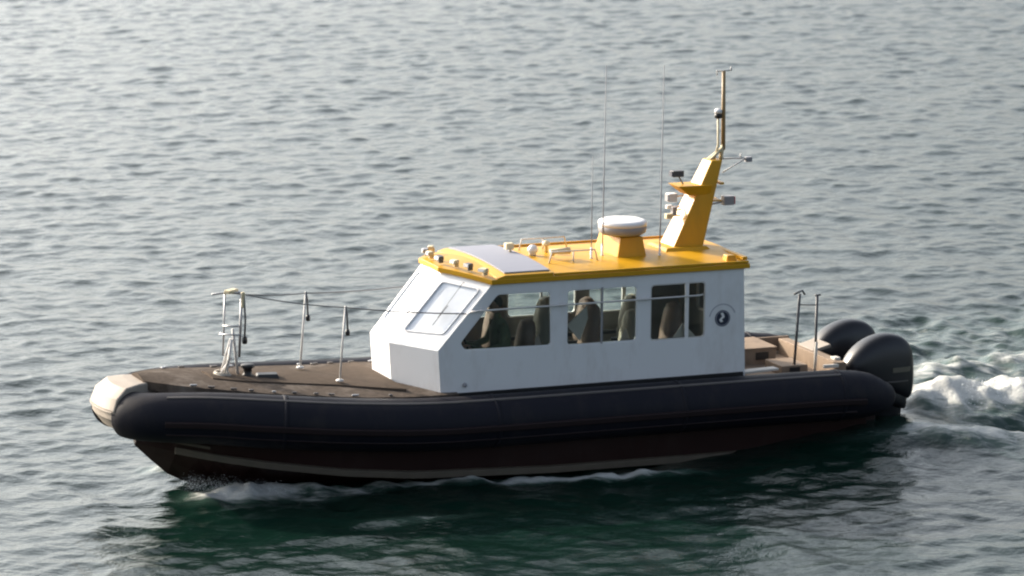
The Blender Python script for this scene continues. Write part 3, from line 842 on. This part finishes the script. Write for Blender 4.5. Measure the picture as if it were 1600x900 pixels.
# ------------------------------------------------------------------ cabin interior
MB().box((-.6, 0, .72), (4.9, 2.1, .04)).build('cabin_floor', M['console'], boat)
MB().prism([Vector(v) for v in ((1.0, -.95, .75), (1.0, .95, .75), (1.5, .95, .75), (1.85, .3, .75), (1.85, -.3, .75), (1.5, -.95, .75))],
           [Vector(v) for v in ((1.15, -.95, 1.66), (1.15, .95, 1.66), (1.46, .95, 1.70), (1.82, .3, 1.72), (1.82, -.3, 1.72), (1.46, -.95, 1.70))]).build('dashboard', M['console'], boat, bevel=.02)
for yy_ in (.45, -.3):
    MB().box((1.19, yy_, 1.75), (.06, .36, .22), pitch=-.3).build('instrument_display', M['black'], boat, bevel=.01)
b = MB(); b.tube([(.98 + .06 * math.sin(a), .5 + .19 * math.cos(a), 1.66 + .19 * math.sin(a)) for a in np.linspace(0, 2 * math.pi, 25)], .014, 8)
b.tube([(.98, .5, 1.66), (1.12, .5, 1.60)], .02, 8); b.tube([(.98, .32, 1.66), (.98, .68, 1.66)], .01, 6)
b.build('steering_wheel', M['black'], boat)

def seat(x, y, zt, mt, trim=None):
    root = bpy.data.objects.new('seat', None); COL.objects.link(root); root.parent = boat; root.location = (x, y, .74)
    h = zt - .74
    MB().box((.02, 0, .22), (.26, .28, .44), top=.8).build('seat_base', M['console'], root, bevel=.02)
    MB().box((.06, 0, .50), (.46, .46, .13)).build('cushion', M[mt], root, bevel=.04)
    sec = []
    for t, hw_, dp in ((0, .22, .12), (.25, .235, .14), (.55, .23, .135), (.72, .21, .13), (.84, .19, .125), (.95, .15, .10), (1.0, .08, .05)):
        z = .52 + (h - .52) * t; xx = -.17 - .10 * t
        sec.append([Vector((xx + dp * math.cos(a) * (1 if math.cos(a) > 0 else .8), hw_ * math.sin(a), z)) for a in np.linspace(0, 2 * math.pi, 16, endpoint=False)])
    MB().loft(sec).build('backrest', M[mt], root)
    for sg in (1, -1):
        MB().box((.03, sg * .26, .68), (.30, .05, .05)).tube([(-.12, sg * .26, .68), (-.2, sg * .2, .66)], .018, 6).build('armrest', M['black' if not trim else trim], root, bevel=.015)
    if trim:
        MB().prism([Vector(v) for v in ((.12, .262, .72), (-.16, .262, .72), (-.04, .262, 1.06))], [Vector(v) for v in ((.12, .232, .72), (-.16, .232, .72), (-.04, .232, 1.04))]).build('side_bolster', M[trim], root, bevel=.01)
    return root
for x, y, zt, mt, tr in ((.30, .62, 1.98, 'seat2', None), (-.02, .50, 2.14, 'seat', 'seatpale'), (-.72, .55, 2.12, 'seat2', None), (-1.36, .50, 1.99, 'seat', 'seatpale'), (-2.0, .50, 2.06, 'seat2', None),
                     (.34, -.45, 2.05, 'seat2', None), (-.45, -.5, 2.05, 'seat', None), (-1.1, -.5, 2.0, 'seat2', None), (-1.8, -.5, 2.0, 'seat', None)):
    seat(x, y, zt, mt, tr)
# folded sheets behind two side windows, sunlight put into their pale colour 
MB().prism([Vector(v) for v in ((-.42, .93, 1.92), (-.62, .93, 1.69), (-.74, .93, 2.0), (-.72, .93, 2.18))],
           [Vector(v) for v in ((-.42, .91, 1.92), (-.62, .91, 1.69), (-.74, .91, 2.0), (-.72, .91, 2.18))]).build('sunlit_sheet', M['seatpale'], boat)
MB().prism([Vector(v) for v in ((-2.02, 1.02, 1.66), (-2.36, 1.02, 1.66), (-2.16, 1.02, 1.86))],
           [Vector(v) for v in ((-2.02, 1.0, 1.66), (-2.36, 1.0, 1.66), (-2.16, 1.0, 1.86))]).build('sunlit_cover', M['seatpale'], boat)

# ------------------------------------------------------------------ aft deck
def aft(name, c, size, mt, **k):
    return MB().box(c, size, **k).build(name, M[mt], boat, bevel=.01)
ak = aft('aft_locker', (-3.75, -.55, 1.00), (.95, .75, .26), 'tan')
MB().box((-3.75, -.55, 1.14), (.98, .78, .025)).build('locker_lid', M['tan'], ak, bevel=.006)
for xx in (-3.5, -4.0):
    MB().box((xx, -.168, 1.03), (.2, .015, .11)).build('vent_slot', M['black'], ak)
ak = aft('aft_bench', (-4.1, .42, .96), (.42, .55, .18), 'tan')
MB().box((-4.1, .70, .98), (.16, .015, .09)).build('vent_slot', M['black'], ak)
aft('fire_extinguisher', (-3.2, .55, 1.16), (.10, .10, .36), 'black')
aft('step_board', (-3.45, .82, 1.05), (.62, .16, .035), 'plank', yaw=.12)
aft('bulwark', (-4.1, -1.04, 1.0), (1.5, .05, .22), 'tan')
aft('engine_well', (-4.72, 0, .98), (.16, 1.9, .24), 'tan')
aft('splash_board', (-4.86, -.2, 1.12), (.30, .5, .05), 'fender', pitch=.25)
aft('mooring_cleat', (-4.55, .95, 1.06), (.24, .05, .05), 'plank')
aft('mooring_cleat', (-4.75, .70, 1.10), (.10, .14, .07), 'plank')
b = MB().tube([(-4.12, .62, .88), (-4.19, .62, 2.08)], .020, 10).tube([(-4.46, .62, .88), (-4.47, .62, 2.04)], .020, 10)
b.tube([(-4.10, .62, 2.08), (-4.24, .60, 2.12), (-4.28, .6, 2.06)], .016, 8).tube([(-4.44, .62, 2.04), (-4.53, .60, 2.04)], .014, 8)
b.tube([(-4.17, .62, 1.92), (-4.465, .62, 1.90)], .009, 6)
b.build('aft_rail', M['darksteel'], boat)
MB().tube([(-4.44, .66, .90), (-4.455, .66, 1.36)], .022, 10).build('rail_sleeve', M['plank'], boat)

# ------------------------------------------------------------------ outboard motors
def outboard(y0):
    root = bpy.data.objects.new('outboard_motor', None); COL.objects.link(root); root.parent = boat; root.location = (-5.0, y0, 0.0)
    def ring(x, z0, z1, hw_, n_=28, e=3.0):
        r_ = []
        for k in range(n_):
            a = 2 * math.pi * k / n_
            c_, s_ = math.cos(a), math.sin(a)
            yy = hw_ * math.copysign(abs(c_) ** (2 / e), c_)
            zz = (z0 + z1) / 2 + (z1 - z0) / 2 * math.copysign(abs(s_) ** (2 / e), s_)
            yy *= 1 - .18 * max(0, (zz - (z0 + z1) / 2)) / max(.01, (z1 - z0) / 2)
            r_.append(Vector((x, yy, zz)))
        return r_
    st = [(.06, .88, .96, .04), (.02, .80, 1.04, .15), (-.08, .74, 1.17, .22), (-.22, .70, 1.29, .255), (-.40, .60, 1.375, .27), (-.58, .52, 1.41, .275),
          (-.74, .44, 1.39, .265), (-.88, .40, 1.345, .25), (-.98, .40, 1.25, .215), (-1.03, .46, 1.14, .16), (-1.045, .58, 1.0, .08)]
    cw = MB().loft([ring(*q) for q in st]).build('cowling', M['cowl'], root, subsurf=1)
    MB().loft([ring(x, z0, .68, h, e=3.2) for x, h, z0 in ((-.12, .14, .60), (-.22, .21, .56), (-.5, .225, .42), (-.78, .20, .30), (-.92, .15, .26), (-.96, .07, .32))]).build('lower_cowl', M['leg'], root)
    for sg in (1, -1):
        b = MB()
        rr2 = []
        for x in np.linspace(-.62, -.93, 8):
            hw_ = np.interp(-x, [.58, .74, .88, .97], [.275, .265, .245, .20])
            rr2.append([Vector((x, sg * (hw_ - .02), .86)), Vector((x, sg * (hw_ + .004), .86)), Vector((x, sg * (hw_ + .002), .93)), Vector((x, sg * (hw_ - .02), .93))])
        b.loft(rr2, smooth=False); b.build('cowling_decal', M['decal'], cw)
        b = MB(); rr2 = []
        for x in np.linspace(-.20, -.95, 12):
            hw_ = np.interp(-x, [.2, .3, .58, .74, .88, .97], [.235, .26, .275, .265, .24, .19])
            rr2.append([Vector((x, sg * (hw_ - .04), .715)), Vector((x, sg * (hw_ + .004), .715)), Vector((x, sg * (hw_ + .004), .735)), Vector((x, sg * (hw_ - .04), .735))])
        b.loft(rr2, smooth=False); b.build('cowling_trim', M['strip'], cw)
    def foil(z, x0, x1, hw_):
        return [Vector((x0 + (x1 - x0) * (1 - math.cos(a)) / 2, hw_ * math.sin(a) * (1 if a < math.pi else 1), z)) for a in np.linspace(0, 2 * math.pi, 16, endpoint=False)]
    MB().loft([foil(.62, -.35, -.95, .16), foil(.40, -.42, -.92, .12), (foil(.1, -.48, -.90, .085)), foil(-.25, -.5, -.9, .06), foil(-.62, -.55, -.85, .03)]).build('outboard_leg', M['leg'], root)
    MB().box((-.72, 0, -.22), (.62, .26, .015)).build('cavitation_plate', M['leg'], root, bevel=.004)
    MB().lathe((-.95, 0, -.42), [(0, 0), (.035, .03), (.05, .2), (.05, .45), (0, .6)], 14, axis='X').build('gearcase', M['leg'], root)
    b = MB()
    for k in range(3):
        a = 2 * math.pi * k / 3
        d = Vector((0, math.cos(a), math.sin(a))); e_ = Vector((0, -math.sin(a), math.cos(a)))
        c0 = Vector((-.98, 0, -.42))
        b.prism([c0 + d * .04 - e_ * .03 + Vector((.04, 0, 0)), c0 + d * .17 - e_ * .07 + Vector((.05, 0, 0)), c0 + d * .17 + e_ * .06 - Vector((.05, 0, 0)), c0 + d * .04 + e_ * .03 - Vector((.04, 0, 0))],
                [c0 + d * .04 - e_ * .03 + Vector((.03, 0, 0)), c0 + d * .17 - e_ * .07 + Vector((.04, 0, 0)), c0 + d * .17 + e_ * .06 - Vector((.06, 0, 0)), c0 + d * .04 + e_ * .03 - Vector((.05, 0, 0))])
    b.build('propeller', M['darksteel'], root)
    b = MB().box((-.10, .09, .52), (.34, .05, .46)).box((-.10, -.09, .52), (.34, .05, .46)).tube([(-.3, 0, .75), (-.3, 0, .2)], .06, 10)
    b.build('clamp_bracket', M['leg'], root, bevel=.01)
    MB().tube([(.05, .0, .86), (.2, .05, .92), (.42, .08, .86)], .03, 8).build('rigging_hose', M['black'], root)
    return root
outboard(.56); outboard(-.56)

# ------------------------------------------------------------------ helmsman
def skinned(name, verts, edges, radii, mt, parent, sub=2, root=0):
    me = bpy.data.meshes.new(name); me.from_pydata(verts, edges, [])
    me.materials.append(M[mt])
    o = bpy.data.objects.new(name, me); COL.objects.link(o); o.parent = parent
    o.modifiers.new('skin', 'SKIN')
    sv = me.skin_vertices[0].data if me.skin_vertices else None
    if sv is None:
        return o
    for i, r_ in enumerate(radii):
        sv[i].radius = r_ if hasattr(r_, '__len__') else (r_, r_)
        sv[i].use_root = (i == root)
    md = o.modifiers.new('sub', 'SUBSURF'); md.levels = sub; md.render_levels = sub
    for f in me.polygons: f.use_smooth = True
    o.modifiers['skin'].use_smooth_shade = True
    return o
man = bpy.data.objects.new('person', None); COL.objects.link(man)
man.matrix_world = BM @ Matrix.Translation((.44, .62, 1.36))
man['label'] = 'person in a dark green jacket seated at the helm behind the front side window'
man['category'] = 'person'
V = [(0, 0, .02), (.0, 0, .20), (.02, 0, .42), (.04, 0, .58), (.06, 0, .68), (.08, 0, .76),          # pelvis .. neck .. skull base
     (.03, .19, .55), (.10, .27, .32), (.34, .22, .26), (.50, .14, .32),                               # port arm
     (.03, -.19, .55), (.10, -.27, .32), (.34, -.22, .26), (.50, -.14, .32),
     (.08, .10, .02), (.44, .12, .04), (.50, .12, -.38), (.60, .12, -.42),
     (.08, -.10, .02), (.44, -.12, .04), (.50, -.12, -.38), (.60, -.12, -.42)]
Ed = [(0, 1), (1, 2), (2, 3), (3, 4), (4, 5), (3, 6), (6, 7), (7, 8), (8, 9), (3, 10), (10, 11), (11, 12), (12, 13),
      (0, 14), (14, 15), (15, 16), (16, 17), (0, 18), (18, 19), (19, 20), (20, 21)]
Ra = [(.15, .13), (.16, .13), (.17, .13), (.12, .11), .055, .05, .075, .055, .045, .03, .075, .055, .045, .03, .10, .075, .055, .04, .10, .075, .055, .04]
skinned('body', V, Ed, Ra, 'jacket', man)
b = MB()
prof = [(-.115, .02), (-.10, .05), (-.06, .07), (0, .078), (.05, .08), (.09, .068), (.115, .04), (.125, .01)]
rr = []
for z, r_ in prof:
    rr.append([Vector((.10 + r_ * 1.18 * math.cos(a) + (.012 if (math.cos(a) > .85 and -.03 < z < .03) else 0), r_ * .95 * math.sin(a), .86 + z)) for a in np.linspace(0, 2 * math.pi, 20, endpoint=False)])
hd = b.loft(rr).build('head', M['skin'], man, subsurf=1)
MB().prism([Vector(v) for v in ((.185, -.016, .835), (.185, .016, .835), (.188, .008, .885), (.188, -.008, .885))],
           [Vector(v) for v in ((.222, -.010, .838), (.222, .010, .838), (.198, .004, .882), (.198, -.004, .882))]).build('nose', M['skin'], hd, bevel=.004)
for sg in (1, -1):
    MB().lathe((.105, sg * .074, .855), [(0, -.008), (.02, -.008), (.026, 0), (.02, .008), (0, .008)], 12, axis='Y').build('ear', M['skin'], hd)
    MB().lathe((.182, sg * .028, .882), [(0, -.006), (.009, -.004), (.011, .002), (0, .008)], 10, axis='X').build('eye', M['black'], hd)
MB().box((.190, 0, .808), (.010, .045, .008)).build('mouth', M['seat2'], hd)
rr = []
for z, r_ in ((-.05, .06), (-.02, .078), (.03, .088), (.07, .086), (.105, .068), (.13, .035), (.138, .008)):
    sh = -.018 if z < .06 else -.006
    rr.append([Vector((.10 + sh + r_ * (1.14 if math.cos(a) < 0 else (.55 if z < .05 else 1.12)) * math.cos(a), r_ * 1.0 * math.sin(a), .868 + z)) for a in np.linspace(0, 2 * math.pi, 20, endpoint=False)])
MB().loft(rr).build('hair', M['hair'], man, subsurf=1)
for sg in (1, -1):
    hv, he, hr = [(.50, sg * .14, .32), (.56, sg * .125, .335)], [(0, 1)], [(.028, .018), (.036, .016)]
    for k in range(4):
        yy = sg * (.095 + k * .020)
        ln = (.030, .036, .034, .026)[k]
        i0 = len(hv)
        hv += [(.585, yy, .345), (.585 + ln, yy, .335), (.590 + ln, yy, .335 - ln), (.575 + ln * .6, yy, .33 - ln * 1.5)]
        he += [(1, i0), (i0, i0 + 1), (i0 + 1, i0 + 2), (i0 + 2, i0 + 3)]; hr += [.010, .0095, .009, .008]
    i0 = len(hv)
    hv += [(.55, sg * .085, .325), (.575, sg * .078, .305), (.60, sg * .085, .29)]
    he += [(0, i0), (i0, i0 + 1), (i0 + 1, i0 + 2)]; hr += [.012, .011, .009]
    skinned('hand', hv, he, hr, 'skin', man, sub=1)

# ------------------------------------------------------------------ spray thrown up at the bow and behind the engines
sv_, sf_ = [], []
ico = [(0, 0, 1), (.943, 0, -.333), (-.471, .816, -.333), (-.471, -.816, -.333)]
def drop(c, r_):
    k = len(sv_)
    q = Matrix.Rotation(random.random() * 6.28, 3, Vector((random.random(), random.random(), random.random() + .01)).normalized())
    for v in ico:
        d = q @ Vector(v)
        sv_.append(c + Vector((d.x * r_ * 1.3, d.y * r_, d.z * r_)))
    sf_.extend([(k, k + 1, k + 2), (k, k + 2, k + 3), (k, k + 3, k + 1), (k + 1, k + 3, k + 2)])
for i in range(2200):                      # bow
    t = random.random() ** 1.4
    s = random.choice((1, 1, 1, -1))
    bxp = 4.95 - 1.15 * t + random.gauss(0, .06)
    byp = .35 + .62 * t + random.gauss(0, .09)
    z = -.12 + abs(random.gauss(0, .10)) * (1 - t * .5)
    drop(BM @ Vector((bxp, s * byp, z)), random.uniform(.002, .006))
for i in range(2600):                      # stern plume
    t = random.random()
    bxp = -6.35 - 3.5 * t
    z = .50 * min(1, (t * 3.5) / .9 + .15) * math.exp(-max(0, t * 3.5 - 1) / 4.5)
    byp = random.gauss(0, .35)
    z = z * math.exp(-(byp / .62) ** 2) - .10 + abs(random.gauss(0, .045))
    drop(BM @ Vector((bxp, byp, z)), random.uniform(.003, .012))
me = bpy.data.meshes.new('spray'); me.from_pydata([tuple(v) for v in sv_], [], sf_)
me.materials.append(mat('spray_white', (.8, .82, .82), .5, var=.02))
sp = bpy.data.objects.new('spray', me); COL.objects.link(sp)
sp['kind'] = 'stuff'; sp['label'] = 'white spray and droplets thrown up at the bow and stern'; sp['category'] = 'spray'
